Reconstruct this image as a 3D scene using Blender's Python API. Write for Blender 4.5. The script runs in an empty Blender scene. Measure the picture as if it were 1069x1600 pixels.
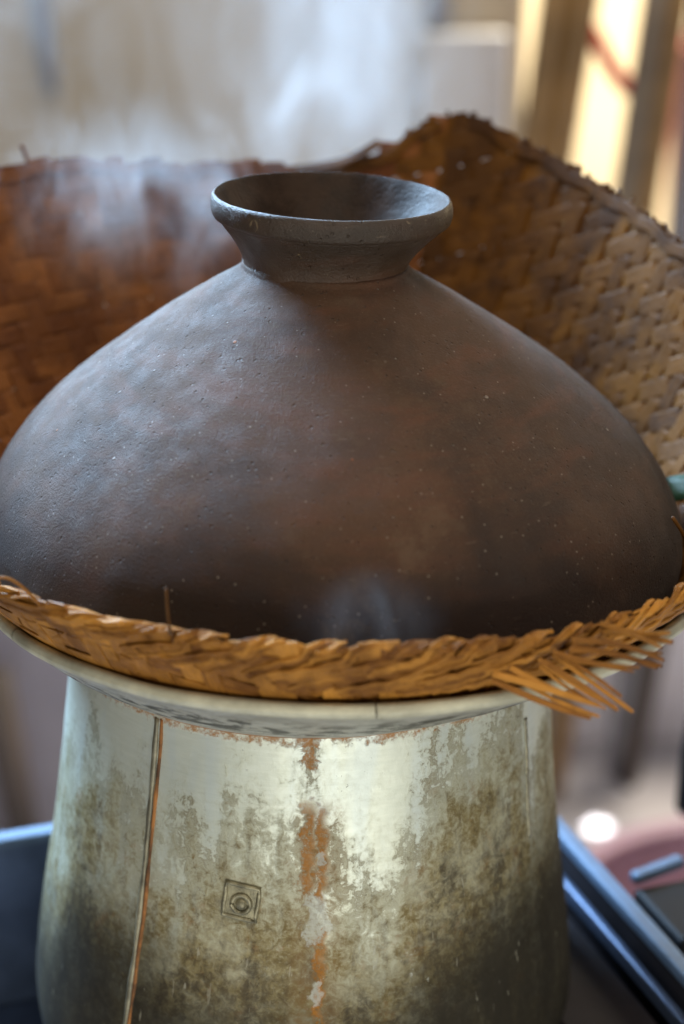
import bpy, bmesh, math, random
from mathutils import Vector, noise as mnoise
random.seed(7)
R = math.radians
S = bpy.context.scene
COL = S.collection
# ------------------------------------------------------------------ camera, world, lamps, exposure
cam = bpy.data.cameras.new('camera'); camo = bpy.data.objects.new('camera', cam); COL.objects.link(camo)
camo.location = (0.0026, -0.8124, 0.3382); camo.rotation_euler = (R(90 - 20.8), 0, 0)
cam.sensor_fit = 'VERTICAL'; cam.sensor_height = 36; cam.sensor_width = 24; cam.lens = 69.3
cam.clip_start = 0.02; cam.clip_end = 50
cam.dof.use_dof = True; cam.dof.focus_distance = 0.795; cam.dof.aperture_fstop = 4.1
S.camera = camo
W = bpy.data.worlds.new('World'); S.world = W; W.use_nodes = True
bg = W.node_tree.nodes['Background']; bg.inputs[0].default_value = (0.74, 0.71, 0.70, 1); bg.inputs[1].default_value = 0.13
def area(name, loc, target, size, power, col, sy=None, spread=None):
    l = bpy.data.lights.new(name, 'AREA'); l.energy = power; l.color = col; l.size = size
    if sy: l.shape = 'RECTANGLE'; l.size_y = sy
    if spread: l.spread = R(spread)
    o = bpy.data.objects.new(name, l); COL.objects.link(o); o.location = loc
    o.rotation_euler = (Vector(target) - Vector(loc)).to_track_quat('-Z', 'Y').to_euler()
    return o
area('window_light', (-0.82, 1.00, 0.92), (0, 0, 0.08), 0.7, 33, (0.47, 0.71, 1.0), spread=85)
area('overhead_fill', (0.15, -0.80, 1.45), (0, 0, 0.0), 0.8, 13, (1.0, 0.88, 0.72), 0.8)  # unseen soft lamp added overhead to fill the front of both pots
area('sunlit_ground_bounce', (0.22, -1.45, -0.40), (0, 0, -0.08), 1.5, 15, (1.0, 0.99, 0.89), 0.8)
area('right_opening_light', (1.3, 0.7, 0.55), (0, 0, 0.08), 0.6, 2.5, (1.0, 0.88, 0.74))
area('yard_sunlight', (0.9, 1.75, 1.2), (0.75, 2.6, -0.3), 0.6, 120, (1.0, 0.87, 0.66))
area('wall_fill', (0.0, 0.55, 1.25), (0.05, 1.3, -0.40), 0.8, 6.5, (1.0, 0.90, 0.76))  # unseen lamp added to brighten the back and low walls
S.view_settings.view_transform = 'Standard'; S.view_settings.look = 'None'
S.view_settings.gamma = 1; S.view_settings.exposure = 0; S.view_settings.use_curve_mapping = False
S.render.engine = 'CYCLES'
S.cycles.use_denoising = True
S.cycles.volume_bounces = 2; S.cycles.max_bounces = 8
S.cycles.volume_step_rate = 1.0; S.cycles.volume_max_steps = 128

# ------------------------------------------------------------------ node helpers
class N:
    def __init__(s, name):
        s.m = bpy.data.materials.new(name); s.m.use_nodes = True; s.t = s.m.node_tree
        s.b = s.t.nodes.get('Principled BSDF'); s.out = s.t.nodes.get('Material Output')
    def put(s, sock, v):
        if isinstance(v, bpy.types.NodeSocket): s.t.links.new(v, sock)
        elif isinstance(v, (tuple, list)) and len(v) == 3 and sock.type == 'RGBA': sock.default_value = (*v, 1)
        else: sock.default_value = v
    def node(s, typ, ins={}, out=0, **props):
        n = s.t.nodes.new(typ)
        for k, v in props.items(): setattr(n, k, v)
        for k, v in ins.items(): s.put(n.inputs[k], v)
        return n.outputs[out]
    def m_(s, op, a, b=0.0, c=0.0): return s.node('ShaderNodeMath', {0: a, 1: b, 2: c}, operation=op)
    def add(s, a, b): return s.m_('ADD', a, b)
    def sub(s, a, b): return s.m_('SUBTRACT', a, b)
    def mul(s, a, b): return s.m_('MULTIPLY', a, b)
    def mx(s, a, b): return s.m_('MAXIMUM', a, b)
    def mn(s, a, b): return s.m_('MINIMUM', a, b)
    def ss(s, x, lo, hi, a=0.0, b=1.0):
        return s.node('ShaderNodeMapRange', {0: x, 1: lo, 2: hi, 3: a, 4: b}, interpolation_type='SMOOTHSTEP')
    def lin(s, x, lo, hi, a=0.0, b=1.0):
        return s.node('ShaderNodeMapRange', {0: x, 1: lo, 2: hi, 3: a, 4: b})
    def box(s, x, a, b, e): return s.mul(s.ss(x, a - e, a + e), s.ss(x, b - e, b + e, 1.0, 0.0))
    def mix(s, f, a, b, mode='MIX'):
        n = s.t.nodes.new('ShaderNodeMix'); n.data_type = 'RGBA'; n.blend_type = mode
        s.put(n.inputs[0], f); s.put(n.inputs[6], a); s.put(n.inputs[7], b); return n.outputs[2]
    def noise(s, vec, scale, det=4.0, rough=0.55, dist=0.0):
        return s.node('ShaderNodeTexNoise', {'Vector': vec, 'Scale': scale, 'Detail': det, 'Roughness': rough, 'Distortion': dist})
    def vor(s, vec, scale, feat='F1', out=0, rnd=1.0):
        return s.node('ShaderNodeTexVoronoi', {'Vector': vec, 'Scale': scale, 'Randomness': rnd}, out=out, feature=feat)
    def map(s, vec, scale=(1, 1, 1), loc=(0, 0, 0), rot=(0, 0, 0)):
        return s.node('ShaderNodeMapping', {'Vector': vec, 'Location': loc, 'Rotation': rot, 'Scale': scale})
    def obj(s): return s.node('ShaderNodeTexCoord', out=3)
    def uv(s): return s.node('ShaderNodeTexCoord', out=2)
    def sep(s, v): 
        n = s.t.nodes.new('ShaderNodeSeparateXYZ'); s.put(n.inputs[0], v); return n.outputs
    def ramp(s, f, stops):
        n = s.t.nodes.new('ShaderNodeValToRGB'); s.put(n.inputs[0], f); e = n.color_ramp.elements
        while len(e) < len(stops): e.new(0.5)
        for i, (p, c) in enumerate(stops):
            e[i].position = p; e[i].color = (*c, 1) if isinstance(c, tuple) else (c, c, c, 1)
        return n.outputs[0]
    def bump(s, h, strength=0.3, dist=0.001, prev=None):
        ins = {'Height': h, 'Strength': strength, 'Distance': dist}
        if prev is not None: ins['Normal'] = prev
        return s.node('ShaderNodeBump', ins)
    def done(s, col, rough=0.5, metal=0.0, normal=None, **kw):
        s.put(s.b.inputs['Base Color'], col); s.put(s.b.inputs['Roughness'], rough); s.put(s.b.inputs['Metallic'], metal)
        if normal is not None: s.put(s.b.inputs['Normal'], normal)
        for k, v in kw.items(): s.put(s.b.inputs[k.replace('_', ' ')], v)
        return s.m

# ------------------------------------------------------------------ object helpers
def tag(o, label=None, cat=None, group=None, kind=None):
    for k, v in (('label', label), ('category', cat), ('group', group), ('kind', kind)):
        if v: o[k] = v
    return o
def thing(name, loc, label, cat, group=None):
    o = bpy.data.objects.new(name, None); COL.objects.link(o); o.location = loc; o.empty_display_size = 0.02
    return tag(o, label, cat, group)
def base_of(p):
    v = Vector((0, 0, 0))
    while p is not None: v += p.location; p = p.parent
    return v
def mesh(name, verts, faces, mat, parent=None, smooth=True, uvs=None, origin=None):
    """verts in scene coordinates; the object's origin sits at its parent's (or at origin)"""
    b = base_of(parent); o_ = Vector(origin) if origin is not None else Vector((0, 0, 0))
    me = bpy.data.meshes.new(name)
    me.from_pydata([Vector(v) - b - o_ for v in verts], [], faces)
    if uvs:
        l = me.uv_layers.new(name='uv')
        for lp in me.loops: l.data[lp.index].uv = uvs[lp.vertex_index]
    if smooth: me.polygons.foreach_set('use_smooth', [True] * len(me.polygons))
    me.materials.append(mat); me.update()
    o = bpy.data.objects.new(name, me); COL.objects.link(o); o.location = o_
    if parent: o.parent = parent
    return o
def bev(o, w, seg=2):
    m = o.modifiers.new('bevel', 'BEVEL'); m.width = w; m.segments = seg; m.limit_method = 'ANGLE'; return o
def boxm(name, c, size, mat, parent=None, rotz=0.0, bevel=0.0, tilt=0.0):
    hx, hy, hz = size[0] / 2, size[1] / 2, size[2] / 2
    vs = []
    for x in (-hx, hx):
        for y in (-hy, hy):
            for z in (-hz, hz):
                v = Vector((x, y, z)); v.rotate(__import__('mathutils').Euler((0, tilt, rotz))); vs.append(v + Vector(c))
    f = [(0, 1, 3, 2), (4, 6, 7, 5), (0, 4, 5, 1), (2, 3, 7, 6), (0, 2, 6, 4), (1, 5, 7, 3)]
    o = mesh(name, vs, f, mat, parent, smooth=False, origin=None)
    if bevel: bev(o, bevel)
    return o
def tube(name, pts, rad, mat, parent=None, seg=10, closed=False, caps=True):
    n = len(pts); P = [Vector(p) for p in pts]; rr = rad if isinstance(rad, (list, tuple)) else [rad] * n
    vs, fs = [], []
    up = Vector((0.13, 0.2, 0.97))
    for i in range(n):
        t = (P[(i + 1) % n] - P[i - 1]) if closed else (P[min(i + 1, n - 1)] - P[max(i - 1, 0)])
        t.normalize(); a = t.cross(up)
        if a.length < 1e-4: a = t.cross(Vector((1, 0, 0)))
        a.normalize(); b = a.cross(t)
        for k in range(seg):
            w = 2 * math.pi * k / seg; vs.append(P[i] + (a * math.cos(w) + b * math.sin(w)) * rr[i])
    for i in range(n if closed else n - 1):
        j = (i + 1) % n
        for k in range(seg):
            l = (k + 1) % seg; fs.append((i * seg + k, i * seg + l, j * seg + l, j * seg + k))
    if caps and not closed:
        fs.append(tuple(range(seg - 1, -1, -1))); fs.append(tuple((n - 1) * seg + k for k in range(seg)))
    return mesh(name, vs, fs, mat, parent)
def lathe(name, prof, mat, parent=None, seg=160, cx=lambda z: 0.0, cy=0.0, shear=0.0, wob=0.0, wobf=12.0, uv=False, a0=-math.pi, a1=math.pi, sub=1):
    """prof: (r, z) list; angle 0 faces the camera (-y), positive to +x"""
    pr = []
    for i in range(len(prof) - 1):
        for k in range(sub):
            t = k / sub; pr.append((prof[i][0] * (1 - t) + prof[i + 1][0] * t, prof[i][1] * (1 - t) + prof[i + 1][1] * t))
    pr.append(prof[-1])
    full = abs((a1 - a0) - 2 * math.pi) < 1e-6
    nc = seg + 1 if (uv or not full) else seg
    vs, uvs, fs = [], [], []
    for (r, z) in pr:
        for k in range(nc):
            a = a0 + (a1 - a0) * k / seg
            rr = r
            if wob:
                ca, sa = math.cos(a), math.sin(a)
                rr = r + wob * mnoise.noise(Vector((r * sa * wobf, r * ca * wobf, z * wobf))) + 0.35 * wob * mnoise.noise(Vector((r * sa * wobf * 4, r * ca * wobf * 4, z * wobf * 4)))
            x = rr * math.sin(a); vs.append((x + cx(z), -rr * math.cos(a) + cy, z - (shear(z) if callable(shear) else shear) * x)); uvs.append((a, z))
    for i in range(len(pr) - 1):
        for k in range(nc - 1 if nc > seg else seg):
            l = (k + 1) % nc
            fs.append((i * nc + k, i * nc + l, (i + 1) * nc + l, (i + 1) * nc + k))
    return mesh(name, vs, fs, mat, parent, uvs=uvs if uv else None)
def smoothprof(pts, n=8):
    """catmull-rom through profile points"""
    out = []
    for i in range(len(pts) - 1):
        p0 = pts[max(i - 1, 0)]; p1 = pts[i]; p2 = pts[i + 1]; p3 = pts[min(i + 2, len(pts) - 1)]
        for k in range(n):
            t = k / n
            out.append(tuple(0.5 * (2 * p1[j] + (p2[j] - p0[j]) * t + (2 * p0[j] - 5 * p1[j] + 4 * p2[j] - p3[j]) * t * t + (3 * p1[j] - p0[j] - 3 * p2[j] + p3[j]) * t ** 3) for j in range(len(p1))))
    out.append(tuple(pts[-1])); return out

# ------------------------------------------------------------------ materials
def plain(name, col, rough=0.6, metal=0.0, var=0.25, scale=12, bumpd=0.0, **kw):
    n = N(name); v = n.obj(); f = n.noise(v, scale, 5, 0.6)
    c = n.mix(n.ss(f, 0.3, 0.7), tuple(x * (1 - var) for x in col), tuple(min(1, x * (1 + var)) for x in col))
    nr = n.bump(n.noise(v, scale * 9, 4, 0.6), 0.4, bumpd) if bumpd else None
    return n.done(c, n.ss(f, 0.2, 0.8, rough * 0.85, min(1, rough * 1.15)), metal, nr, **kw)
def m_clay(name, neck=False):
    n = N(name); v = n.obj(); x, y, z = n.sep(v)
    fl = n.map(v, (1, 1, 5))                       # wheel-thrown horizontal streaks
    big = n.noise(v, 14, 5, 0.6, 0.4); streak = n.noise(fl, 30, 5, 0.62); fine = n.noise(v, 900, 4, 0.75); mid = n.noise(v, 85, 5, 0.65)
    c = n.mix(n.ss(big, 0.32, 0.68), (0.048, 0.0245, 0.0135), (0.086, 0.042, 0.021))
    c = n.mix(n.mul(n.ss(streak, 0.45, 0.72), 0.55), c, (0.120, 0.046, 0.022))
    c = n.mix(n.mul(n.ss(mid, 0.52, 0.75), 0.55), c, (0.100, 0.064, 0.040))
    c = n.mix(n.mul(n.ss(fine, 0.55, 0.75), 0.35), c, (0.20, 0.165, 0.135))
    c = n.mix(n.mul(n.ss(fine, 0.45, 0.25), 0.55), c, (0.025, 0.018, 0.015))
    if neck:
        c = n.mix(n.mul(n.ss(n.add(z, n.mul(n.sub(big, 0.5), 0.03)), 0.170, 0.184), 0.66), c, (0.026, 0.021, 0.015))
        crust = n.ss(n.noise(v, 130, 6, 0.7, 0.6), 0.62, 0.70)
        c = n.mix(n.mul(crust, 0.75), c, (0.24, 0.18, 0.105))
    else:
        # shade on the lower belly painted into the colour, with a ragged upper limit
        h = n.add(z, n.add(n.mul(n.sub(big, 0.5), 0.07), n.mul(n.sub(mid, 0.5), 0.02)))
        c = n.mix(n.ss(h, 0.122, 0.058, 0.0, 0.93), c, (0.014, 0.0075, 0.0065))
    wear = n.mul(n.ss(n.noise(v, 9, 6, 0.68, 0.8), 0.55, 0.68), n.ss(mid, 0.42, 0.58)); c = n.mix(n.mul(wear, 0.26), c, (0.150, 0.100, 0.064))
    sco = n.ss(n.noise(n.map(v, (1, 1, 2.2), loc=(3, 1, 2)), 13, 5, 0.6, 0.6), 0.54, 0.66); c = n.mix(n.mul(sco, 0.32), c, (0.030, 0.020, 0.015))
    # specks: pale grains, orange grains, pits
    d = n.vor(v, 150); rc = n.vor(v, 150, out=1); rs = n.sep(rc)
    speck = n.mul(n.ss(d, 0.10, 0.16, 1.0, 0.0), n.ss(rs[0], 0.955, 0.965))
    c = n.mix(n.mul(speck, 0.55), c, n.mix(n.ss(rs[1], 0.7, 0.75), (0.36, 0.31, 0.26), (0.40, 0.13, 0.04)))
    d2 = n.vor(v, 460); r2 = n.sep(n.vor(v, 460, out=1))
    speck2 = n.mul(n.ss(d2, 0.14, 0.24, 1.0, 0.0), n.ss(r2[0], 0.93, 0.94)); c = n.mix(n.mul(speck2, 0.2 if neck else 0.45), c, (0.33, 0.28, 0.23))
    pit = n.mul(n.ss(d2, 0.2, 0.34, 1.0, 0.0), n.ss(r2[1], 0.89, 0.92))
    res = n.mul(n.ss(n.noise(v, 210, 6, 0.75, 0.5), 0.66, 0.70), n.ss(n.noise(v, 22, 3, 0.5), 0.56, 0.64)); c = n.mix(n.mul(res, 0.0 if neck else 0.6), c, (0.26, 0.20, 0.14))
    # scratches
    sc = n.noise(n.map(v, (30, 30, 260), rot=(0.3, 0.5, 0.2)), 3.0, 2, 0.5); scr = n.mul(n.ss(sc, 0.68, 0.72), n.ss(mid, 0.48, 0.6))
    c = n.mix(n.mul(scr, 0.18), c, (0.22, 0.17, 0.13))
    hgt = n.add(n.add(n.mul(fine, 0.7), n.mul(mid, 0.22)), n.add(n.mul(pit, -1.1), n.mul(speck, 0.6)))
    nr = n.bump(hgt, 0.9, 0.0010)
    nr = n.bump(n.noise(n.map(v, (1, 1, 5)), 30, 5, 0.65, 0.8), 0.18, 0.0011, nr)
    return n.done(c, n.ss(mid, 0.3, 0.7, 0.62 if not neck else 0.30, 0.80 if not neck else 0.46), 0.0, nr, Specular_IOR_Level=0.55 if neck else 0.28, Sheen_Weight=0.0 if neck else 0.06, Sheen_Roughness=0.45)

def m_alu():
    n = N('stained_aluminium'); uvv = n.uv(); a, z, _ = n.sep(uvv)
    u = n.mul(a, 0.117); deg = n.mul(a, 180 / math.pi)
    cmb = n.node('ShaderNodeCombineXYZ', {0: u, 1: z, 2: 0.0})
    str_ = n.map(cmb, (1, 0.28, 1))
    nb = n.noise(cmb, 26, 6, 0.62, 0.3); ns = n.noise(str_, 60, 6, 0.66, 0.2); nf = n.noise(cmb, 230, 8, 0.75, 0.5); nff = n.noise(cmb, 600, 4, 0.7)
    drp = n.noise(n.map(cmb, (1, 0.09, 1)), 95, 4, 0.6)
    # --- how dirty each sector is (degrees round the pot) and each height
    bu = n.ramp(n.lin(deg, -90, 90), [(0.0, -0.25), (0.14, -0.20), (0.17, 0.20), (0.30, 0.04), (0.385, 0.0), (0.41, 0.20), (0.49, 0.18), (0.53, 0.02), (0.60, -0.04), (0.67, 0.30), (0.78, 0.30), (0.83, 0.16), (1.0, 0.35)])
    bv = n.ramp(n.lin(z, -0.03, -0.20), [(0.0, 0.0), (0.10, 0.10), (0.22, 0.33), (0.42, 0.48), (0.62, 0.72), (1.0, 0.95)])
    wv = n.add(n.mul(n.sub(nb, 0.5), 0.9), n.add(n.add(n.mul(n.sub(ns, 0.5), 0.95), n.mul(n.sub(drp, 0.5), 0.4)), n.mul(n.sub(nf, 0.5), 0.95)))
    D = n.sub(n.add(n.add(bu, bv), wv), 0.02)
    clean_strip = n.mul(n.box(n.add(deg, n.mul(n.sub(nf, 0.5), 5.0)), 9, 24.6, 0.7), n.ss(z, -0.112, -0.085)); D = n.sub(D, n.mul(clean_strip, 0.12))
    dirt = n.ss(D, 0.22, 0.72); heavy = n.ss(D, 0.66, 1.1); film = n.ss(D, 0.05, 0.5)
    alu = n.mix(n.noise(n.map(cmb, (0.12, 1, 1)), 500, 3, 0.6), (0.62, 0.66, 0.55), (0.80, 0.83, 0.72))
    alu = n.mix(n.mul(n.ss(n.noise(n.map(cmb, (1, 0.18, 1)), 55, 3, 0.5), 0.45, 0.65), 0.35), alu, (0.60, 0.69, 0.72))
    c = n.mix(n.mul(film, 0.55), alu, (0.52, 0.52, 0.36))
    dcol = n.mix(n.ss(nf, 0.35, 0.65), (0.280, 0.232, 0.112), (0.165, 0.122, 0.050))
    dcol = n.mix(n.ss(nff, 0.5, 0.72), dcol, (0.36, 0.33, 0.21))
    dcol = n.mix(n.mul(n.ss(n.noise(str_, 110, 5, 0.7), 0.54, 0.66), 0.75), dcol, (0.085, 0.058, 0.028))
    dcol = n.mix(n.mul(n.ss(n.noise(cmb, 70, 5, 0.7, 0.5), 0.57, 0.66), 0.8), dcol, (0.21, 0.115, 0.030))
    c = n.mix(n.mul(dirt, n.ss(n.noise(cmb, 48, 6, 0.7), 0.35, 0.6, 0.62, 1.0)), c, dcol)
    c = n.mix(n.mul(heavy, 0.85), c, n.mix(n.ss(ns, 0.4, 0.62), (0.095, 0.076, 0.045), (0.045, 0.036, 0.024)))
    # edge of each stain is darker
    rimm = n.box(D, 0.36, 0.42, 0.03); c = n.mix(n.mul(rimm, n.ss(nb, 0.40, 0.60, 0.1, 0.65)), c, (0.15, 0.105, 0.038))
    # --- soot rising from the flame
    sb = n.ramp(n.lin(deg, -90, 90), [(0.0, -0.02), (0.13, 0.000), (0.19, 0.034), (0.32, 0.024), (0.43, 0.000), (0.52, -0.012), (0.60, 0.006), (0.72, 0.030), (0.86, 0.044), (1.0, 0.034)])
    zz = n.add(n.sub(z, sb), n.add(n.mul(n.sub(nb, 0.5), 0.045), n.mul(n.sub(ns, 0.5), 0.05)))
    soot = n.ss(zz, -0.124, -0.180); spots = n.ss(nf, 0.60, 0.68)
    soot = n.mul(soot, n.ss(spots, 0, 1, 0.96, 0.45)); c = n.mix(n.mul(soot, 0.92), c, (0.020, 0.018, 0.014))
    # --- rust: joint line, drips, twin streak
    jn = n.add(z, n.mul(n.sub(nf, 0.5), 0.012)); jn = n.sub(jn, n.mul(n.ss(nb, 0.5, 0.72), 0.004))
    joint = n.mul(n.ss(jn, -0.0302, -0.0280), n.ss(n.noise(cmb, 160, 5, 0.75), 0.40, 0.56))
    drip = n.mul(n.box(n.add(deg, n.mul(n.sub(nf, 0.5), 9)), -1.0, 1.8, 0.4), n.ss(n.add(z, n.mul(n.sub(ns, 0.5), 0.025)), -0.0385, -0.0365))
    dw = n.add(n.add(deg, n.mul(n.sub(nf, 0.5), 4.0)), n.mul(n.sub(n.noise(cmb, 120, 3, 0.5), 0.5), 6.0)); zw = n.add(n.add(z, n.mul(n.sub(nf, 0.5), 0.024)), n.mul(n.sub(ns, 0.5), 0.02))
    twin = n.mx(n.mul(n.box(dw, -0.6, 1.7, 0.7), n.box(zw, -0.094, -0.055, 0.005)), n.mul(n.box(dw, 2.3, 4.4, 0.7), n.box(zw, -0.100, -0.058, 0.005)))
    low = n.mul(n.box(dw, 2.7, 4.4, 0.7), n.box(zw, -0.150, -0.113, 0.002))
    gap = n.ss(n.noise(cmb, 240, 6, 0.8), 0.32, 0.54)
    rust = n.mul(n.mx(n.mx(joint, drip), n.mx(twin, low)), gap)
    halo = n.mul(n.box(n.add(deg, n.mul(n.sub(ns, 0.5), 8)), -2.5, 7.5, 2.5), n.ss(z, -0.050, -0.062)); c = n.mix(n.mul(halo, n.ss(nf, 0.4, 0.6, 0.1, 0.5)), c, (0.23, 0.135, 0.045))
    rustc = n.mix(nff, (0.50, 0.205, 0.026), (0.24, 0.092, 0.016)); c = n.mix(n.mul(rust, 0.85), c, rustc)
    # clean flakes where the crust has come off along the streak and near the foot
    flake = n.mx(n.mul(n.box(dw, 0.4, 5.2, 0.3), n.box(zw, -0.114, -0.096, 0.0015)), n.mx(n.mul(n.box(dw, 2.0, 4.0, 0.2), n.box(zw, -0.082, -0.075, 0.001)), n.mul(n.box(dw, 1.4, 3.9, 0.3), n.box(zw, -0.143, -0.133, 0.001))))
    fl2 = n.mul(n.ss(n.noise(str_, 75, 5, 0.6, 0.3), 0.63, 0.67), n.mul(n.mul(n.ss(z, -0.105, -0.125), n.ss(nf, 0.42, 0.52)), n.box(deg, -12, 34, 6)))
    fl3 = n.mul(n.ss(n.noise(cmb, 330, 4, 0.7), 0.60, 0.63), n.mul(n.box(n.add(deg, n.mul(n.sub(nb, .5), 30)), 19, 24, 1.5), n.box(n.add(z, n.mul(n.sub(nb, .5), .03)), -0.147, -0.125, 0.004)))
    fk = n.mx(n.mx(flake, n.mul(fl2, 0.75)), fl3); c = n.mix(n.mul(n.mul(fk, n.ss(nff, 0.3, 0.55, 0.35, 1.0)), 0.62), c, n.mix(nf, (0.46, 0.50, 0.47), (0.62, 0.64, 0.58)))
    scl = n.noise(n.map(cmb, (40, 6, 1), rot=(0, 0, 0.7)), 9.0, 3, 0.5); scr = n.mul(n.ss(scl, 0.665, 0.69), n.ss(nb, 0.45, 0.6)); c = n.mix(n.mul(scr, 0.55), c, (0.42, 0.40, 0.31))
    blk = n.mul(n.ss(n.noise(cmb, 380, 5, 0.75, 0.6), 0.63, 0.67), n.ss(nb, 0.42, 0.6)); c = n.mix(n.mul(blk, 0.75), c, (0.05, 0.036, 0.018))
    cover = n.mx(n.mx(dirt, soot), rust)
    metal = n.mul(n.sub(1.0, cover), 0.45)
    hb = n.add(n.mul(dirt, 0.7), n.add(n.mul(nf, 0.5), n.mul(rust, 0.9)))
    nr = n.bump(hb, 0.45, 0.0006)
    nr = n.bump(n.noise(n.map(cmb, (0.06, 1, 1)), 900, 3, 0.6), 0.10, 0.0003, nr)
    rg = n.add(n.add(n.mul(cover, 0.16), n.mul(soot, 0.35)), n.ss(nf, 0.3, 0.7, 0.44, 0.54))
    return n.done(c, rg, metal, nr, Specular_IOR_Level=n.ss(cover, 0.0, 1.0, 0.5, 0.16))
CLAY = m_clay('fired_clay'); CLAYN = m_clay('fired_clay_neck', True); CLAYI = plain('dark_inner_clay', (0.034, 0.020, 0.013), 0.55, 0.0, 0.4, 60, 0.0008, Specular_IOR_Level=0.15)  # inner wall takes a darker clay colour than the outside
ALU = m_alu()
def m_collar():
    n = N('collar_underside'); a, z, _ = n.sep(n.uv()); u = n.mul(a, 0.13)
    cmb = n.node('ShaderNodeCombineXYZ', {0: n.mul(u, 0.35), 1: z, 2: 0.0})
    nz = n.noise(cmb, 220, 6, 0.7, 0.5); nb = n.noise(cmb, 40, 4, 0.6)
    c = n.mix(n.ss(nz, 0.35, 0.65), (0.46, 0.45, 0.38), (0.30, 0.29, 0.24))
    blot = n.mul(n.ss(nz, 0.46, 0.56), n.box(n.add(z, n.mul(n.sub(nb, .5), .016)), -0.017, -0.001, 0.002)); c = n.mix(n.mul(blot, 0.9), c, (0.045, 0.042, 0.032))
    r = n.ss(n.add(z, n.mul(n.sub(nz, 0.5), 0.012)), -0.0225, -0.0255); c = n.mix(n.mul(r, 0.9), c, (0.40, 0.145, 0.02))
    return n.done(c, 0.5, 0.25, n.bump(nz, 0.4, 0.0008))
COLLAR = m_collar()
CREAM = plain('oxidised_rim', (0.52, 0.50, 0.37), 0.5, 0.1, 0.24, 45, 0.0006)
def m_strip(name, a, b, dark, gloss, stain=0.82):
    n = N(name); v = n.obj()
    rnd = n.node('ShaderNodeObjectInfo', out=5)
    fib = n.noise(n.map(n.uv(), (8.0, 900.0, 1)), 1.0, 5, 0.65); bl = n.noise(v, 28, 5, 0.6, 0.5); fi = n.noise(v, 170, 4, 0.6)
    c = n.mix(rnd, a, b)
    c = n.mix(n.mul(n.ss(fib, 0.4, 0.75), 0.5), c, tuple(min(1, x * 1.55) for x in b))
    c = n.mix(n.mul(n.ss(bl, 0.42, 0.62), stain), c, dark)
    c = n.mix(n.mul(n.ss(fi, 0.55, 0.72), 0.45), c, dark)
    nr = n.bump(n.add(fib, fi), 0.5, 0.0006)
    return n.done(c, n.ss(fi, 0.3, 0.7, gloss, gloss + 0.22), 0.0, nr, Specular_IOR_Level=0.2)
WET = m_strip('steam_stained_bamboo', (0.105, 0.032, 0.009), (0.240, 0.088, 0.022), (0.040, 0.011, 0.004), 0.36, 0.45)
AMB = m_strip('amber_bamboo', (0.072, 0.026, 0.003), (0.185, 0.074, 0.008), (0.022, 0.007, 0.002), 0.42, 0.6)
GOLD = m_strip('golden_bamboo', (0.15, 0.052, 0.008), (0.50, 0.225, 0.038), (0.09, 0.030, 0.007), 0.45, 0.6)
STEEL = plain('blue_grey_steel', (0.085, 0.12, 0.20), 0.42, 0.5, 0.25, 20, 0.0004)  # blue of the reflected cool light is put into the steel colour
BRIGHT = plain('bare_steel_edge', (0.11, 0.165, 0.25), 0.58, 0.3, 0.2, 40, 0.0003)
DARKM = plain('dark_stove_plate', (0.022, 0.019, 0.022), 0.6, 0.0, 0.35, 18, 0.0006, Specular_IOR_Level=0.1)
BLACK = plain('black_plastic', (0.010, 0.011, 0.013), 0.5, 0.0, 0.2, 30, Specular_IOR_Level=0.1)
PLASTER = plain('pale_plaster', (0.48, 0.42, 0.33), 0.9, 0.0, 0.08, 5, 0.002)
LAV = plain('lavender_grey_plaster', (0.74, 0.73, 0.82), 0.9, 0.0, 0.08, 5, 0.002)
BOARD = plain('added_board_grey', (0.34, 0.32, 0.38), 0.8, 0.0, 0.12, 6, 0.002)
FLOORM = plain('pale_concrete', (0.34, 0.33, 0.37), 0.85, 0.0, 0.10, 7, 0.003)
WHITE = plain('white_foam', (0.62, 0.64, 0.68), 0.7, 0.0, 0.04, 10, 0.001)
SUNW = plain('cream_render', (0.80, 0.70, 0.50), 0.9, 0.0, 0.10, 4, 0.002)
BAMB = plain('brown_bamboo', (0.250, 0.145, 0.055), 0.45, 0.0, 0.35, 9, 0.001)
BAMG = plain('greyed_bamboo', (0.190, 0.150, 0.110), 0.55, 0.0, 0.3, 9, 0.001)
DWOOD = plain('dark_wood', (0.080, 0.062, 0.055), 0.7, 0.0, 0.3, 9, 0.001)
GREYW = plain('grey_wood', (0.24, 0.24, 0.27), 0.7, 0.0, 0.2, 9, 0.001)
REDM = plain('red_ribbon_cloth', (0.62, 0.030, 0.022), 0.6, 0.0, 0.15, 30)
PINK = plain('pink_plastic', (0.80, 0.30, 0.26), 0.4, 0.0, 0.06, 12)
PURP = plain('mauve_plastic', (0.33, 0.20, 0.25), 0.5, 0.0, 0.08, 12)
LEAF = plain('banana_leaf_green', (0.018, 0.062, 0.036), 0.5, 0.0, 0.4, 40, 0.0006)

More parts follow.
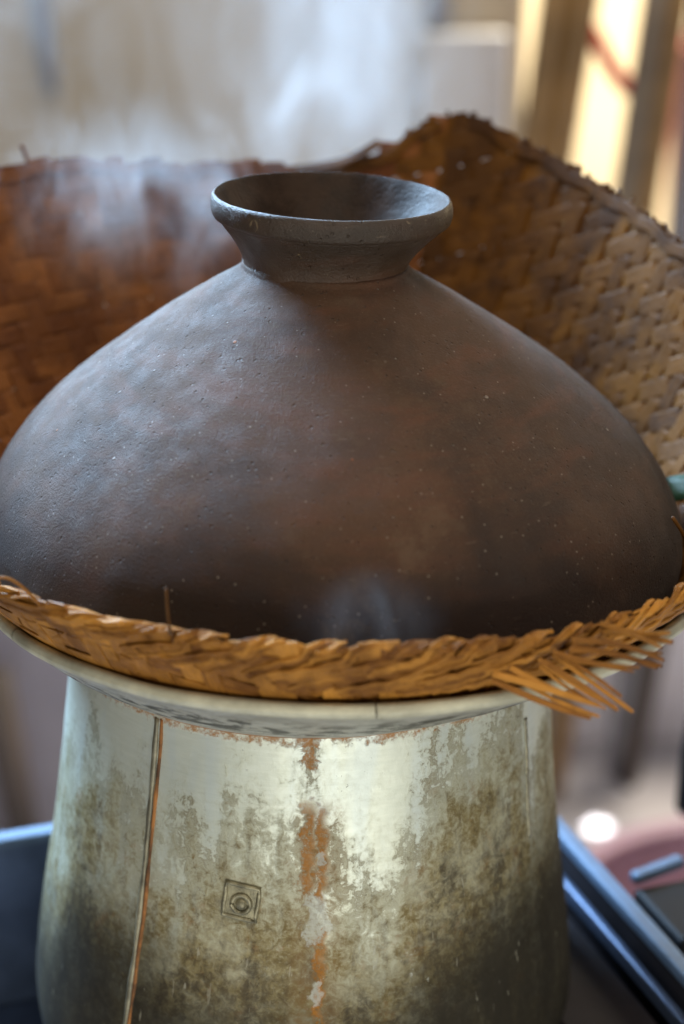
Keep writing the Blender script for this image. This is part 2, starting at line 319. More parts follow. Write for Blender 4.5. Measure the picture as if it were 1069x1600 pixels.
# ------------------------------------------------------------------ the setting
FZ = -0.76
def sheet(name, x0, x1, y0, y1, z, mat, n=8):
    vs = [(x0 + (x1 - x0) * i / n, y0 + (y1 - y0) * j / n, z) for j in range(n + 1) for i in range(n + 1)]
    fs = [(j * (n + 1) + i, j * (n + 1) + i + 1, (j + 1) * (n + 1) + i + 1, (j + 1) * (n + 1) + i) for j in range(n) for i in range(n)]
    return mesh(name, vs, fs, mat, smooth=False)
tag(sheet('floor', -2.5, 2.5, -1.5, 3.2, FZ, FLOORM), 'pale concrete floor', None, None, 'structure')
tag(boxm('wall_back', (-0.86, 1.42, 0.24), (2.12, 0.12, 2.0), PLASTER), None, None, None, 'structure')
tag(boxm('wall_low', (0.98, 1.36, -0.53), (1.56, 0.10, 0.46), LAV), None, None, None, 'structure')
tag(boxm('wall_yard', (0.9, 2.7, -0.26), (3.2, 0.12, 1.0), SUNW), None, None, None, 'structure')
tag(boxm('white_panel', (0.133, 1.325, -0.344), (0.094, 0.03, 0.83), WHITE, bevel=0.004), 'tall white panel standing against the wall beside the bamboo posts', 'panel')
tag(boxm('timber_post', (0.106, 1.335, 0.30), (0.022, 0.03, 0.455), GREYW, bevel=0.003), 'short grey timber on the wall above the white panel', 'timber')
tag(boxm('added_board', (-0.50, 1.10, -0.519), (0.62, 0.03, 0.48), BOARD, bevel=0.004), 'added purple grey board standing at left behind the steamer pot', 'board')  # board added here to turn the lower left background darker
def post(name, p0, p1, r, mat, label, group=None, nodes=5):
    o = thing(name, p0, label, 'post', group)
    A, B = Vector(p0), Vector(p1); pts, rr = [], []
    L = 34
    for i in range(L + 1):
        t = i / L; k = (t * nodes) % 1.0; pts.append(A.lerp(B, t)); rr.append(r * (1.0 + 0.0 * t))
    tube('culm', pts, rr, mat, o, 16)
    for i in range(1, nodes + 1):
        t = (i - 0.45) / nodes; q = A.lerp(B, t); d = (B - A).normalized() * r * 0.16
        tube('node_ring', [q - d * 1.5, q - d * 0.5, q + d * 0.5, q + d * 1.5], [r * 1.005, r * 1.07, r * 1.07, r * 1.005], mat, o, 16, caps=False)
    return o
def lean(xa, xb, y, r, mat, label, group='bamboo posts at right', zt=0.75):
    """xa at z=.124, xb at z=-.013"""
    sl = (xa - xb) / 0.137
    f = lambda z: xb + sl * (z + 0.013)
    return post('bamboo_post', (f(FZ), y, FZ), (f(zt), y, zt), r, mat, label, group)
lean(0.209, 0.194, 1.15, 0.0148, BAMB, 'leaning brown bamboo post nearest the white panel')
lean(0.238, 0.221, 1.155, 0.0150, BAMB, 'leaning brown bamboo post just left of the bright gap')
lean(0.306, 0.292, 1.15, 0.0125, BAMG, 'greyish bamboo post just right of the bright gap')
lean(0.331, 0.317, 1.165, 0.0120, BAMB, 'golden brown bamboo post at the right edge of the picture')
lean(0.441, 0.424, 1.20, 0.0125, DWOOD, 'dark brown post standing on the floor below the frayed basket edge')
lean(0.372, 0.365, 1.22, 0.018, GREYW, 'soft grey post on the floor between steamer pot and dark brown post')
tag(tube('dark_stake', [(-0.350, 0.99, -0.52), (-0.337, 0.99, -0.64), (-0.322, 0.985, -0.757)], [0.019, 0.018, 0.014], DWOOD), 'dark narrow stake in front of the added purple grey board at left', 'stake')
tag(tube('hanging_strap', [(-0.318, 1.33, 0.17), (-0.316, 1.335, 0.08), (-0.314, 1.335, 0.05), (-0.310, 1.34, 0.006)], [0.007, 0.010, 0.0095, 0.005], GREYW), 'grey strap hanging on the pale wall at upper left', 'strap')
pts = smoothprof([(0.215, 1.178, 0.130), (0.246, 1.178, 0.096), (0.268, 1.178, 0.060), (0.287, 1.178, 0.036), (0.300, 1.178, 0.030)], 5)
tag(tube('red_ribbon', pts, [0.0085] * len(pts), REDM, seg=8), 'red ribbon slung between two leaning bamboo posts', 'ribbon')
tag(lathe('pink_container', smoothprof([(0.001, -0.30), (0.05, -0.30), (0.060, -0.10), (0.064, 0.02), (0.058, 0.035), (0.030, 0.06), (0.030, 0.078), (0.001, 0.08)], 4), PINK, None, 32, cx=lambda z: 0.450, cy=1.52), 'pink plastic container behind the bamboo posts at right edge', 'container')
# ------------------------------------------------------------------ mauve basin on the floor
bas = thing('mauve_basin', (0.36, 0.70, FZ), 'mauve plastic basin on the floor behind the stove corner', 'basin')
lathe('bowl', smoothprof([(0.001, FZ + 0.004), (0.11, FZ + 0.004), (0.135, FZ + 0.06), (0.160, FZ + 0.135), (0.166, FZ + 0.135), (0.142, FZ + 0.055), (0.115, FZ + 0.001), (0.001, FZ + 0.001)], 4), PURP, bas, 64, cx=lambda z: 0.36, cy=0.70)
lathe('rolled_lip', [(0.158 + 0.008 * math.cos(w), FZ + 0.137 + 0.006 * math.sin(w)) for w in [i * math.pi / 6 for i in range(13)]], PURP, bas, 64, cx=lambda z: 0.36, cy=0.70)

# ------------------------------------------------------------------ stove under the pot: square steel tray turned about 19 degrees
UX, UY = Vector((0.945, 0.326, 0)), Vector((-0.326, 0.945, 0)); CO = Vector((0.0893, 0.166, 0))    # far right corner of the top edge
st = thing('gas_stove', (-0.03, -0.02, FZ), 'blue grey steel stove with raised edges under the steamer pot', 'stove')
def sp(a, b, z): return CO - UX * a - UY * b + Vector((0, 0, z))      # a to the left along the far side, b towards the viewer
def slab(name, a0, a1, b0, b1, z0, z1, mat, bevel=0.0015):
    vs = [sp(a, b, z) for a in (a0, a1) for b in (b0, b1) for z in (z0, z1)]
    o = mesh(name, vs, [(0, 1, 3, 2), (4, 6, 7, 5), (0, 4, 5, 1), (2, 3, 7, 6), (0, 2, 6, 4), (1, 5, 7, 3)], mat, st, smooth=False)
    return bev(o, bevel)
AW, BW = 0.36, 0.36
slab('top_plate', 0.0045, AW, 0.0045, BW, -0.281, -0.2755, STEEL)
slab('raised_edge', 0.0, AW, 0.0, 0.004, -0.32, -0.182, STEEL); slab('raised_edge', 0.0, 0.004, 0.0045, BW, -0.32, -0.184, DARKM)  # right edge coloured dark to stand for the dark reflection on that side
slab('edge_bead', -0.003, AW, -0.003, 0.007, -0.1815, -0.176, BRIGHT); slab('edge_bead', -0.003, 0.0055, 0.0075, BW, -0.1835, -0.177, BRIGHT)
slab('inner_rail', 0.0075, 0.0125, 0.01, BW, -0.2005, -0.192, STEEL)
slab('side_plate', 0.013, 0.055, 0.01, BW, -0.2750, -0.2055, DARKM); slab('inner_rail', 0.056, 0.064, 0.01, BW, -0.2750, -0.214, BLACK)
for a in (0.01, AW - 0.03):
    for b in (0.01, BW - 0.03): slab('leg', a, a + 0.028, b, b + 0.028, FZ + 0.001, -0.2815, STEEL)
lathe('burner_ring', smoothprof([(0.060, -0.2750), (0.094, -0.2750), (0.098, -0.270), (0.097, -0.259), (0.090, -0.2565), (0.062, -0.2566), (0.060, -0.2750)], 3), DARKM, st, 72, cx=lambda z: -0.016)
for (a, b) in ((0.205, 0.055), (0.33, 0.12)):
    q = sp(a, b, -0.2753); tube('glint_bolt', [q, q + Vector((0, 0, 0.006)), q + Vector((0, 0, 0.009))], [0.006, 0.006, 0.003], BRIGHT, st, 12)  # small bolts added to give a bright glint on the plate
vb = thing('valve_block', (0.172, 0.045, -0.21), 'black box shaped valve block beside the steel stove edge at right', 'valve')
boxm('housing', (0.176, 0.030, -0.208), (0.040, 0.052, 0.034), BLACK, vb, rotz=R(19), bevel=0.003)
boxm('cap_edge', (0.163, 0.059, -0.187), (0.033, 0.007, 0.006), BRIGHT, vb, rotz=R(33), bevel=0.002)
tube('inlet_pipe', [(0.176, 0.028, -0.224), (0.178, 0.020, -0.30), (0.205, 0.05, -0.50), (0.24, 0.06, FZ + 0.01)], 0.007, BLACK, vb, 10)
# hanging ladle handle at the right edge
lh = thing('hanging_ladle', (0.222, 0.25, -0.27), 'black handled tool at the right edge above the valve block', 'utensil')
tube('handle', [(0.213, 0.25, -0.263), (0.2135, 0.25, -0.259), (0.216, 0.25, -0.22), (0.2215, 0.25, -0.17), (0.223, 0.25, -0.168)], [0.004, 0.0075, 0.0085, 0.0075, 0.004], BLACK, lh, 14)
tube('shaft', [(0.222, 0.25, -0.168), (0.243, 0.25, -0.02), (0.262, 0.26, 0.11)], [0.003, 0.003, 0.003], BRIGHT, lh, 8)

# ------------------------------------------------------------------ aluminium steamer pot
pot = thing('steamer_pot', (-0.016, 0, -0.2560), 'dented old aluminium steamer pot with brown stains and rust', 'pot')
cxp = lambda z: -0.016 + 0.005 * min(1, max(0, (z + 0.19) / 0.164)) + 0.013 * min(1, max(0, (z + 0.026) / 0.038))
bp = smoothprof([(0.02, -0.2560), (0.090, -0.2555), (0.1050, -0.2530), (0.1155, -0.2440), (0.1228, -0.2290), (0.1268, -0.2120), (0.1276, -0.197), (0.1260, -0.178), (0.1228, -0.155), (0.1192, -0.132), (0.1160, -0.11), (0.1130, -0.085), (0.1103, -0.06), (0.1085, -0.04), (0.1075, -0.026)], 6)
lathe('body', bp, ALU, pot, 260, cx=cxp, shear=0.012, wob=0.0009, wobf=14, uv=True)
cp = smoothprof([(0.1070, -0.0268), (0.1095, -0.0252), (0.120, -0.0190), (0.132, -0.0115), (0.145, -0.002), (0.153, 0.005), (0.1575, 0.0095)], 5)
lathe('collar', cp, COLLAR, pot, 220, cx=cxp, shear=0.006, uv=True, wob=0.0008, wobf=12)
def rim_arc(a0, a1):
    prof = [(0.1585 + 0.0026 * math.cos(w), 0.0110 + 0.0031 * math.sin(w)) for w in [i * math.pi / 7 for i in range(15)]]
    o = lathe('rim_band', prof, CREAM, pot, max(16, int(abs(a1 - a0) * 40)), cx=lambda z: 0.002, a0=a0, a1=a1, wob=0.0009, wobf=30, shear=0.004)
    return o
for a0, a1 in ((-54.6, 4.6), (4.85, 100), (100.2, 250), (250.2, 305.2)): rim_arc(R(a0), R(a1))
def bead(name, pts, w, mat):
    return tube(name, pts, w, mat, pot, 8)
def bpnt(deg, z, off=0.0):
    r = None
    for i in range(len(bp) - 1):
        if bp[i][1] <= z <= bp[i + 1][1]:
            t = (z - bp[i][1]) / max(1e-9, bp[i + 1][1] - bp[i][1]); r = bp[i][0] * (1 - t) + bp[i + 1][0] * t
    r = (r or 0.1075) + off; a = R(deg); x = r * math.sin(a)
    return Vector((x + cxp(z), -r * math.cos(a), z - 0.012 * x))
def vseam(d0, d1, z0, z1, rad, off, mat):
    return tube('seam', [bpnt(d0 + (d1 - d0) * t / 60 + 0.30 * mnoise.noise(Vector((t * 0.14, d0, 0))), z0 + (z1 - z0) * t / 60, off) for t in range(61)], [rad * (1 + 0.45 * mnoise.noise(Vector((t * 0.35, d0 * 3, 2)))) for t in range(61)], mat, pot, 8)
SEAMM = plain('worn_seam', (0.24, 0.22, 0.15), 0.45, 0.35, 0.5, 70, 0.0005)
RUSTM = plain('rusty_seam_line', (0.24, 0.100, 0.028), 0.8, 0.0, 0.75, 90, 0.0006)
vseam(-35.2, -37.8, -0.028, -0.232, 0.0014, -0.0005, SEAMM); vseam(-33.9, -36.9, -0.028, -0.232, 0.0009, -0.0003, RUSTM)
vseam(58.6, 58.4, -0.042, -0.098, 0.0011, -0.0005, SEAMM)
# embossed square stamp with ring
STM = plain('stamped_metal', (0.27, 0.245, 0.155), 0.38, 0.4, 0.45, 160, 0.0005)
def stamp(da, dz, off): return bpnt(-12.9 + da + dz * 45 + 0.06 * math.sin(dz * 700), -0.0995 + dz - da * 0.00022, off)
def loop(name, pts, rad): return tube(name, pts, rad, STM, pot, 8, closed=True)
def sq(h, w, off): 
    c = [(-w, -h), (w, -h), (w, h), (-w, h)]; out = []
    for i in range(4):
        (x0, y0), (x1, y1) = c[i], c[(i + 1) % 4]
        for k in range(6): t = k / 6; out.append(stamp(x0 + (x1 - x0) * t, y0 + (y1 - y0) * t, off))
    return out
loop('stamp_frame', sq(0.0072, 3.5, 0.0003), 0.0010); 
gv = [stamp(-3.3 + 6.6 * i / 6, -0.0068 + 0.0136 * j / 6, 0.0004) for j in range(7) for i in range(7)]
mesh('stamp_plate', gv, [(j * 7 + i, j * 7 + i + 1, (j + 1) * 7 + i + 1, (j + 1) * 7 + i) for j in range(6) for i in range(6)], STM, pot)
loop('stamp_ring', [stamp(1.9 * math.cos(w) + 0.1, 0.0039 * math.sin(w) - 0.0008, 0.0006) for w in [i * math.pi / 12 for i in range(24)]], 0.0011)
dv = [stamp(0.1, -0.0008, 0.0020)]; df = []
for q, (k, h) in enumerate(((0.45, 0.0019), (0.8, 0.0014), (1.0, 0.0003))):
    for i in range(20): w = i * math.pi / 10; dv.append(stamp(0.1 + 1.25 * k * math.cos(w), -0.0008 + 0.0026 * k * math.sin(w), h))
for i in range(20):
    j = (i + 1) % 20; df.append((0, 1 + i, 1 + j))
    for q in (0, 1): df.append((1 + q * 20 + i, 21 + q * 20 + i, 21 + q * 20 + j, 1 + q * 20 + j))
mesh('stamp_boss', dv, df, STM, pot)

# ------------------------------------------------------------------ clay pot
clay = thing('clay_pot', (0, 0, -0.030), 'dark brown clay pot with flared neck sitting in the woven basket', 'clay pot')
cb = smoothprof([(0.001, -0.030), (0.05, -0.0285), (0.10, -0.0195), (0.118, -0.0125), (0.132, -0.0035), (0.1425, 0.004), (0.1490, 0.0105), (0.1516, 0.018), (0.1514, 0.030), (0.1463, 0.048), (0.1349, 0.066), (0.1177, 0.0835), (0.0963, 0.1005), (0.0737, 0.1160), (0.0541, 0.1285), (0.0410, 0.1360), (0.0363, 0.1392), (0.0348, 0.1420), (0.0300, 0.1430)], 9)
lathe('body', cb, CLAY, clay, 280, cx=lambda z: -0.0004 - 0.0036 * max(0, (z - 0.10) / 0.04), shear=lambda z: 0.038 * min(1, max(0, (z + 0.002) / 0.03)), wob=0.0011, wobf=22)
nk = smoothprof([(0.0338, 0.1365), (0.0346, 0.1400), (0.0350, 0.1430), (0.0368, 0.1470), (0.0408, 0.1525), (0.0450, 0.1574), (0.0470, 0.1596), (0.0476, 0.1604), (0.0486, 0.1608), (0.0496, 0.1622), (0.0502, 0.1655), (0.0500, 0.1688), (0.0493, 0.1703), (0.0486, 0.1705)], 7)
nin = smoothprof([(0.0486, 0.1705), (0.0476, 0.1692), (0.0456, 0.1660), (0.0400, 0.1570), (0.0330, 0.1465), (0.0305, 0.1390), (0.0340, 0.1300), (0.05, 0.118), (0.07, 0.105)], 7)
lathe('inner_wall', nin, CLAYI, clay, 220, cx=lambda z: -0.0046 + 0.0030 * min(1, max(0, (z - 0.14) / 0.02)), shear=0.042, wob=0.0007, wobf=40)
lathe('neck', nk, CLAYN, clay, 220, cx=lambda z: -0.0046 + 0.0030 * min(1, max(0, (z - 0.14) / 0.02)), shear=0.042, wob=0.0007, wobf=40)

# ------------------------------------------------------------------ woven bamboo basket
bk = thing('woven_basket', (0, 0, -0.012), 'brown woven bamboo basket with frayed edge holding the clay pot', 'basket')
EC = [(-180, .210, .142), (-156, .214, .147), (-132, .222, .152), (-108, .226, .128), (-85, .216, .088), (-66, .192, .058), (-46.8, .1755, .0445), (-24, .1705, .0430), (0, .170, .0425), (18, .1705, .0400), (33, .1735, .0390), (48, .179, .0420), (66, .198, .060), (85, .212, .085), (104, .202, .108), (121.5, .191, .127), (142, .200, .147), (156, .209, .1625), (163, .210, .1715), (168, .210, .163), (173, .209, .1515), (180, .210, .142)]
def edge(deg):
    d = (deg + 180) % 360 - 180
    for i in range(len(EC) - 1):
        if EC[i][0] <= d <= EC[i + 1][0]:
            p = [EC[max(i - 1, 0)], EC[i], EC[i + 1], EC[min(i + 2, len(EC) - 1)]]
            t = (d - p[1][0]) / (p[2][0] - p[1][0]); o = []
            for j in (1, 2): o.append(0.5 * (2 * p[1][j] + (p[2][j] - p[0][j]) * t + (2 * p[0][j] - 5 * p[1][j] + 4 * p[2][j] - p[3][j]) * t * t + (3 * p[1][j] - p[0][j] - 3 * p[2][j] + p[3][j]) * t ** 3))
            return o
    return [.21, .142]
BR = [(-0.05, 0.09), (-0.0145, 0.122), (-0.007, 0.134), (0.002, 0.1445), (0.0075, 0.150), (0.016, 0.1555)]
def RAD(deg, z):
    re, ze = edge(deg)
    if z <= 0.016:
        for (z0, r0), (z1, r1) in zip(BR, BR[1:]):
            if z <= z1: return r0 + (r1 - r0) * (z - z0) / (z1 - z0)
    t = (z - 0.016) / (ze - 0.016)
    return 0.1555 + (re - 0.1555) * (t ** 0.85 if t < 1 else 1 + 0.85 * (t - 1))
def surf(deg, z, off=0.0):
    r = RAD(deg, z); a = R(deg); return Vector((r * math.sin(a), -r * math.cos(a), z))
def nrm(deg, z):                                     # outward normal
    e = 0.4; du = surf(deg + e, z) - surf(deg - e, z); dv = surf(deg, z + 0.002) - surf(deg, z - 0.002)
    n = du.cross(dv); n.normalize(); return n
NU = 138; DT = 360.0 / NU; PZ = 0.0088
def skew(d):                                         # 0 on the left far wall, 1 from the far corner round to the front
    d = d % 360
    if d > 330: return (d - 330) / 30.0
    t = min(1, max(0, (208 - d) / 75.0)); return t * t * (3 - 2 * t)
LT = [0.0] * 721
for _i in range(415, -1, -1): LT[_i] = LT[_i + 1] + skew(_i * 0.5) * 0.5 * 0.00150
for _i in range(661, 721): LT[_i] = LT[0] + 0.0 * _i
def lift(deg): 
    d = (deg % 360) * 2; i = int(d); f = d - i
    return LT[i] * (1 - f) + LT[min(i + 1, 720)] * f if not (660 <= i) else LT[0] + (720 - d) * 0.5 * 0.00075
def kap(deg): return 82.0 * skew(deg) * min(1, 0.25 + (deg % 360) / 60.0)
def wave(x): 
    s = math.sin(2 * math.pi * x / 4.0 + math.pi / 4); return max(-1, min(1, 3.4 * s))
def ribbon(name, pts, nrms, w, th, mat, parent, flat_uv=True, taper=None):
    vs, fs, uvs = [], [], []; L = 0.0; n = len(pts)
    cs = [(-0.5, -0.5), (0.5, -0.5), (0.5, 0.25), (0.38, 0.5), (-0.38, 0.5), (-0.5, 0.25)]; m = len(cs); u0 = random.random() * 40
    for i in range(n):
        t = (pts[min(i + 1, n - 1)] - pts[max(i - 1, 0)]).normalized(); nn = nrms[i]; s = t.cross(nn).normalized(); nn = s.cross(t)
        if i: L += (pts[i] - pts[i - 1]).length
        ww = w * (taper[i] if taper else 1.0)
        for k, (a, b) in enumerate(cs): vs.append(pts[i] + s * (a * ww) + nn * (b * th)); uvs.append((u0 + L * 10, (a * 0.0085) + u0 + (0.002 if b < 0 else 0)))
    for i in range(n - 1):
        for k in range(m):
            l = (k + 1) % m; fs.append((i * m + k, i * m + l, (i + 1) * m + l, (i + 1) * m + k))
    fs.append(tuple(range(m - 1, -1, -1))); fs.append(tuple((n - 1) * m + k for k in range(m)))
    o = mesh(name, vs, fs, mat, parent, smooth=False, uvs=uvs)
    return o
ZB = -0.012
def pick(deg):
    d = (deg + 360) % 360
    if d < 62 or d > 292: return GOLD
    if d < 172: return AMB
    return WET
# upright strips
for i in range(NU):
    base = -180 + i * DT; jw = random.uniform(-0.10, 0.10) * DT
    pts, ns = [], []; z = ZB; wr = random.uniform(0.90, 0.98) if 60 < base < 172 else random.uniform(0.97, 1.05); over = random.uniform(-0.001, 0.0035)
    while True:
        d = base + jw - kap(base) * z; ze = edge(d)[1]
        if z > ze + over: break
        jc = (z - lift(d)) / PZ
        nn = nrm(d, min(z, ze)); pts.append(surf(d, z) - nn * (0.00050 * wave(i + jc))); ns.append(-nn)
        z += PZ / 5.0
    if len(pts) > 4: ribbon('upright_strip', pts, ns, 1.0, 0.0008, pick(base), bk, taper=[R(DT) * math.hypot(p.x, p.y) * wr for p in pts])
# hoop strips, cut where they meet the edge
jmin = int((ZB - 0.36) / PZ) - 1; jmax = int(0.18 / PZ) + 1
for j in range(jmin, jmax):
    run = []; jit = random.uniform(-0.0004, 0.0004); wd = 0.0098 * random.uniform(0.86, 1.0)
    def flush(run):
        if len(run) > 8:
            # split into lengths of strip
            seg, i0 = 285, 0
            while i0 < len(run) - 6:
                part = run[i0:i0 + seg + 2]
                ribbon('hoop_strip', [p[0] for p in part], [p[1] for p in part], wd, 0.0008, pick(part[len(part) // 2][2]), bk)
                i0 += seg
    for k in range(0, 1081):
        d = -179 + k / 3.0
        dd = ((d + 180) % 360) - 180
        z = j * PZ + lift(dd) + jit
        ze = edge(dd)[1]
        if k > 1076 or z < ZB or z > ze - 0.0022: flush(run); run = []; continue
        ic = (dd + kap(dd) * z + 180) / DT
        if run and pick(run[-1][2]) != pick(dd): flush(run); run = run[-1:]
        nn = nrm(dd, z); run.append((surf(dd, z) + nn * (0.00050 * wave(ic + j)), -nn, dd))
    flush(run)
# binding along the far edges
for (d0, d1) in ((-178, -140), (-141, -96), (-97, -66), (64, 104), (102, 132), (131, 161), (165, 182)):
    for sgn in (-1, 1):
        pts, ns = [], []; n = max(8, int((d1 - d0) / 1.2)); ph = random.random() * 6
        for k in range(n + 1):
            d = d0 + (d1 - d0) * k / n; ze = edge(d)[1]; nn = nrm(d, ze - 0.002)
            pts.append(surf(d, ze - 0.0035 + 0.0012 * math.sin(k * 0.9 + ph)) + nn * (sgn * 0.0019)); ns.append(nn * sgn)
        ribbon('edge_binding', pts, ns, 0.0060, 0.0009, pick(d0), bk)
# plaited front edge: two staggered rows of strips that climb to the right; the upper row folds over the edge
def plait(d0, dz0, dz1, span, off0, off1, fold, w, mat=GOLD):
    pts, ns = [], []; n = 14
    for k in range(n + 1):
        t = k / n; d = d0 + span * t; ze = edge(d)[1]; zz = dz0 + (dz1 - dz0) * (t ** 0.9)
        z = ze + zz; nn = nrm(d, min(z, ze - 0.001))
        p = surf(d, min(z, ze + 0.0005)) + nn * (off0 + (off1 - off0) * math.sin(math.pi * t) + 0.0004 * math.sin(d * 2.1))
        up = Vector((0, 0, 1)); no = nn
        if fold and t > 0.62:
            q = (t - 0.62) / 0.38; ang = q * math.pi * 0.85
            c = surf(d, ze - 0.0005); p = c + nn * (math.cos(ang) * 0.0017) + up * (math.sin(ang) * 0.0021 - 0.002 * max(0, q - 0.7)); no = (nn * math.cos(ang) + up * math.sin(ang)).normalized()
        pts.append(p); ns.append(no)
    tp = [0.72 + 0.28 * math.sin(math.pi * min(1, (k + 2) / 12)) for k in range(n + 1)]
    cuts = [-0.5, random.uniform(-.25, -.05), random.uniform(.08, .28), 0.5] if w > 0.006 else [-0.5, 0.5]
    for c0, c1 in zip(cuts, cuts[1:]):
        q = (c0 + c1) / 2; off = random.uniform(-.0004, .0004); sh = random.randint(0, 2); wa = random.uniform(-.0007, .0007)
        pp = []
        for k in range(n + 1):
            t = (pts[min(k + 1, n)] - pts[max(k - 1, 0)]).normalized(); sd = t.cross(ns[k]).normalized()
            pp.append(pts[k] + sd * (q * w * tp[k] + wa * k / n) + ns[k] * off)
        ribbon('edge_strip', pp[:n + 1 - sh], ns[:n + 1 - sh], (c1 - c0) * w * 0.96, 0.0010, mat, bk, taper=tp)
d = -88.0
U = random.uniform
while d < 92:
    flat = min(1, max(0, (-18 - d) / 25.0))                 # towards the left the plait lies long and flat
    sp_ = (13.5 + 9 * flat) * U(.85, 1.15)
    plait(d + U(-1.2, 1.2), -0.0150 + 0.008 * flat + U(-.002, .002), 0.0015 - U(0, .0016), sp_, 0.0012, 0.0019 + U(-.0006, .0006), True, (0.0080 - 0.0015 * flat) * U(.75, 1.2))
    if d > -12: plait(d + 2.4 + U(-1.5, 1.5), -0.0225 + U(-.0015, .001), -0.010 - 0.003 * flat + U(-.002, .002), sp_ + U(0, 4), 0.0009, 0.0019 + U(-.0005, .0008), False, 0.0076 * U(.75, 1.2))
    if d > -16 and U(0, 1) < 0.7: plait(d + U(0, 5), -0.017 + U(-.003, .003), -0.004 + U(-.003, .002), sp_ * U(.6, 1.0), 0.0016, 0.0034, False, 0.0042 * U(.7, 1.3))
    d += 5.6 + 1.2 * flat + U(-.8, .8)
# frayed strip ends at front right
FR = [((.100, -.152, .0420), (.1216, -.163, .0418), .0042), ((.101, -.154, .0395), (.1200, -.166, .0392), .0034), ((.090, -.157, .0375), (.1180, -.166, .0346), .0036), ((.089, -.158, .0358), (.1160, -.167, .0330), .0030),
      ((.083, -.158, .0335), (.1096, -.167, .0320), .0034), ((.085, -.158, .0310), (.1080, -.168, .0175), .0036), ((.078, -.158, .0305), (.1050, -.170, .0160), .0028), ((.078, -.158, .0285), (.1025, -.168, .0160), .0044), ((.068, -.158, .0255), (.0995, -.169, .0145), .0052), ((.062, -.158, .0235), (.0960, -.167, .0150), .0046)]
for (a, b, w0) in FR:
    for h in range(2 if w0 > 0.0033 else 1):
        w = w0 * (random.uniform(.30, .62) if w0 > 0.0033 else 0.7)
        A, B = Vector(a), Vector(b); A = A + (A - B) * 0.12; pts, ns = [], []; bow = random.uniform(-0.0022, 0.0030); tw = random.uniform(-.6, .6)
        dv = Vector((0, 0, (h - 0.5) * w0 * 0.55)); B = B + dv * random.uniform(.8, 2.0) + (B - A) * random.uniform(-.14, .04); A = A + dv
        for k in range(11):
            t = k / 10; p = A.lerp(B, t); p.z += bow * math.sin(math.pi * t) - 0.0016 * tw * t ** 3; p.y -= 0.002 * tw * t * t; pts.append(p); ns.append(Vector((0.15 + tw * t, -0.85, 0.45 - 0.3 * t)).normalized())
        ribbon('frayed_strip', pts, ns, w, 0.0009, GOLD, bk, taper=[1, 1, 1, 1, 1, .98, .97, .95, .90, .80, .55])
for k in range(60):                                 # fine hairs standing off the plait
    d = random.uniform(-62, 62); ze = edge(d)[1]; z = ze - random.uniform(-.001, .018); n_ = nrm(d, min(z, ze - .001)); p = surf(d, min(z, ze)) + n_ * 0.002
    sd = Vector((math.cos(R(d)), math.sin(R(d)), 0)) * random.choice((-1, 1, 1)); q = p + sd * random.uniform(.004, .012) + n_ * random.uniform(.0005, .003) + Vector((0, 0, random.uniform(-.002, .004)))
    tube('straw_hair', [p, p.lerp(q, .5) + n_ * 0.0006, q], [0.00028, 0.00024, 0.0001], GOLD, bk, 5)
# loose fibres and stray strip ends
def fibre(pts, r, mat): return tube('loose_fibre', smoothprof(pts, 5), r, mat, bk, 6)
fibre([(-0.0585, -0.161, 0.040), (-0.0600, -0.162, 0.050), (-0.0605, -0.161, 0.0615)], 0.0005, AMB)
fibre([(-0.110, -0.135, 0.043), (-0.117, -0.138, 0.053), (-0.124, -0.138, 0.056), (-0.132, -0.135, 0.050)], 0.0007, GOLD)
fibre([(0.141, -0.080, 0.046), (0.137, -0.084, 0.054), (0.133, -0.086, 0.060)], 0.0008, AMB)
fibre([(-0.150, 0.160, 0.140), (-0.1515, 0.161, 0.150), (-0.1560, 0.163, 0.162)], 0.0012, WET)
fibre([(-0.155, 0.158, 0.140), (-0.153, 0.160, 0.150), (-0.150, 0.161, 0.155)], 0.0010, WET)
pts = [Vector(p) for p in smoothprof([(-0.035, 0.208, 0.139), (-0.012, 0.206, 0.1425), (0.006, 0.203, 0.147), (0.022, 0.203, 0.156)], 4)]
ribbon('loose_strip', pts, [Vector((0, -0.7, 0.7))] * len(pts), 0.0050, 0.0009, AMB, bk)
for k in range(46):                                 # whiskers along the far right edge and corner
    d = random.uniform(112, 170); re, ze = edge(d); p = surf(d, ze - 0.002); n_ = nrm(d, ze - 0.002)
    q = p + Vector((random.uniform(-.003, .003), random.uniform(-.002, .002), random.uniform(.0025, .0055))) - n_ * random.uniform(-.001, .002)
    ribbon('edge_splinter', [p, p.lerp(q, .5), q], [-n_] * 3, random.uniform(.0012, .0032), 0.0007, AMB, bk)

# ------------------------------------------------------------------ banana leaf tucked between clay pot and basket
lp, lf = [], []
for i in range(15):
    t = i / 14; x = 0.146 + 0.040 * t; y = 0.012 - 0.016 * t; zc = 0.040 + 0.004 * math.sin(2.2 * t)
    for k in range(7):
        s = (k - 3) / 3; lp.append((x + 0.002 * s, y + 0.010 * s * (0.5 + 0.5 * math.sin(math.pi * min(1, .25 + t))), zc - 0.006 * abs(s) + 0.0012 * math.sin(9 * t + 2 * s)))
for i in range(14):
    for k in range(6): lf.append((i * 7 + k, i * 7 + k + 1, (i + 1) * 7 + k + 1, (i + 1) * 7 + k))
lo = mesh('leaf_strip', lp, lf, LEAF); so = lo.modifiers.new('thick', 'SOLIDIFY'); so.thickness = 0.0012
tag(lo, 'green leaf tucked between clay pot and basket at right', 'leaf')

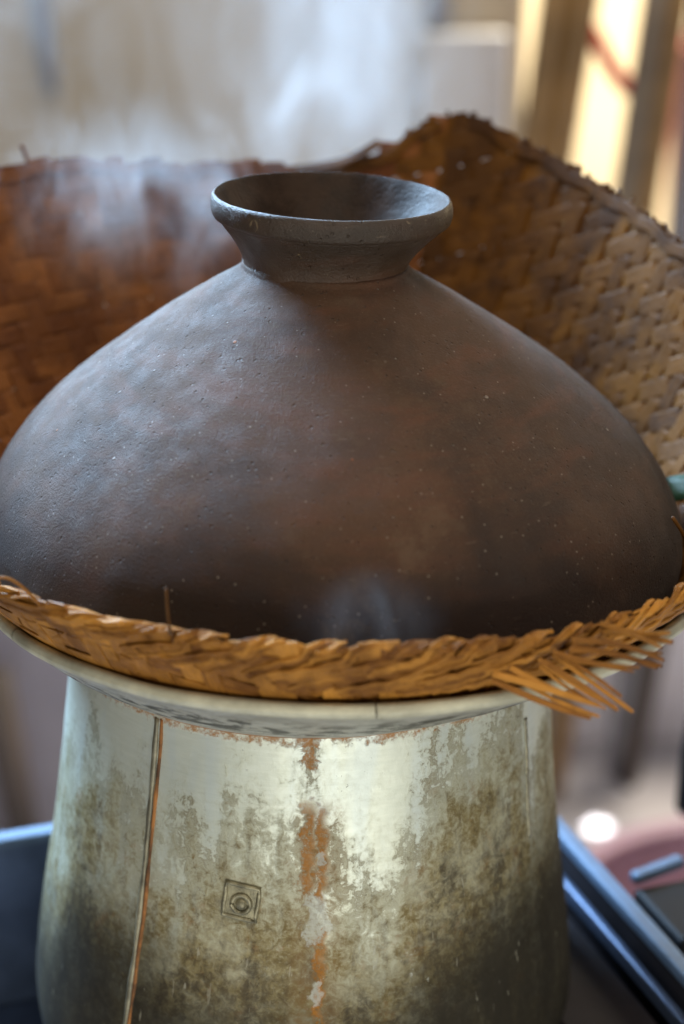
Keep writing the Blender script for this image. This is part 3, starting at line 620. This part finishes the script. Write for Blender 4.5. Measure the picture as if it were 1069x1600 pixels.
# ------------------------------------------------------------------ steam
def steam(name, c, rad, dens, scale, seed, label, soft=0.9, contrast=(0.42, 0.66)):
    n = N(name + '_vapour'); n.t.nodes.remove(n.b)
    v = n.obj(); u = n.map(v, tuple(1 / r for r in rad)); ln = n.node('ShaderNodeVectorMath', {0: u}, out=1, operation='LENGTH')
    fall = n.ss(ln, 1.0, 1.0 - soft)
    no = n.noise(n.map(v, (1, 1, 0.55), loc=(seed, seed * 2, 0)), scale, 4, 0.55, 0.8)
    dn = n.mul(n.mul(fall, n.ss(no, contrast[0], contrast[1])), dens)
    pv = n.node('ShaderNodeVolumePrincipled', {'Color': (0.93, 0.96, 1.0), 'Density': dn, 'Anisotropy': 0.25})
    n.t.links.new(pv, n.out.inputs['Volume'])
    vs, fs = [], []; A, B = 24, 14
    for i in range(B + 1):
        p = math.pi * i / B
        for k in range(A): w = 2 * math.pi * k / A; vs.append((c[0] + rad[0] * math.sin(p) * math.cos(w), c[1] + rad[1] * math.sin(p) * math.sin(w), c[2] + rad[2] * math.cos(p)))
    for i in range(B):
        for k in range(A): l = (k + 1) % A; fs.append((i * A + k, (i + 1) * A + k, (i + 1) * A + l, i * A + l))
    o = mesh(name, vs, fs, n.m, origin=c); return tag(o, label, 'steam', None, 'stuff')
steam('steam', (-0.004, 0.30, 0.22), (0.095, 0.07, 0.24), 12, 26, 1.3, 'white steam column rising behind the clay pot mouth')
steam('steam', (-0.15, 0.26, 0.20), (0.17, 0.09, 0.17), 1.4, 24, 4.1, 'thin steam drifting above the left basket wall')
steam('steam', (-0.11, 0.150, 0.130), (0.13, 0.04, 0.065), 14, 38, 7.7, 'bluish steam wisps in front of the left basket wall')
steam('steam', (0.012, -0.168, 0.052), (0.034, 0.012, 0.024), 6, 60, 2.2, 'small steam wisp at the front between clay pot and basket edge', contrast=(0.3, 0.7))
# small bright patch on the floor from an added narrow spot lamp
sl = bpy.data.lights.new('floor_patch_spot', 'SPOT'); sl.energy = 1500; sl.color = (1, .97, .92); sl.spot_size = R(0.85); sl.spot_blend = 0.1; sl.shadow_soft_size = 0.004
so_ = bpy.data.objects.new('floor_patch_spot', sl); COL.objects.link(so_); so_.location = (0.60, 1.26, 0.9)
so_.rotation_euler = (Vector((0.284, 1.10, FZ)) - Vector(so_.location)).to_track_quat('-Z', 'Y').to_euler()
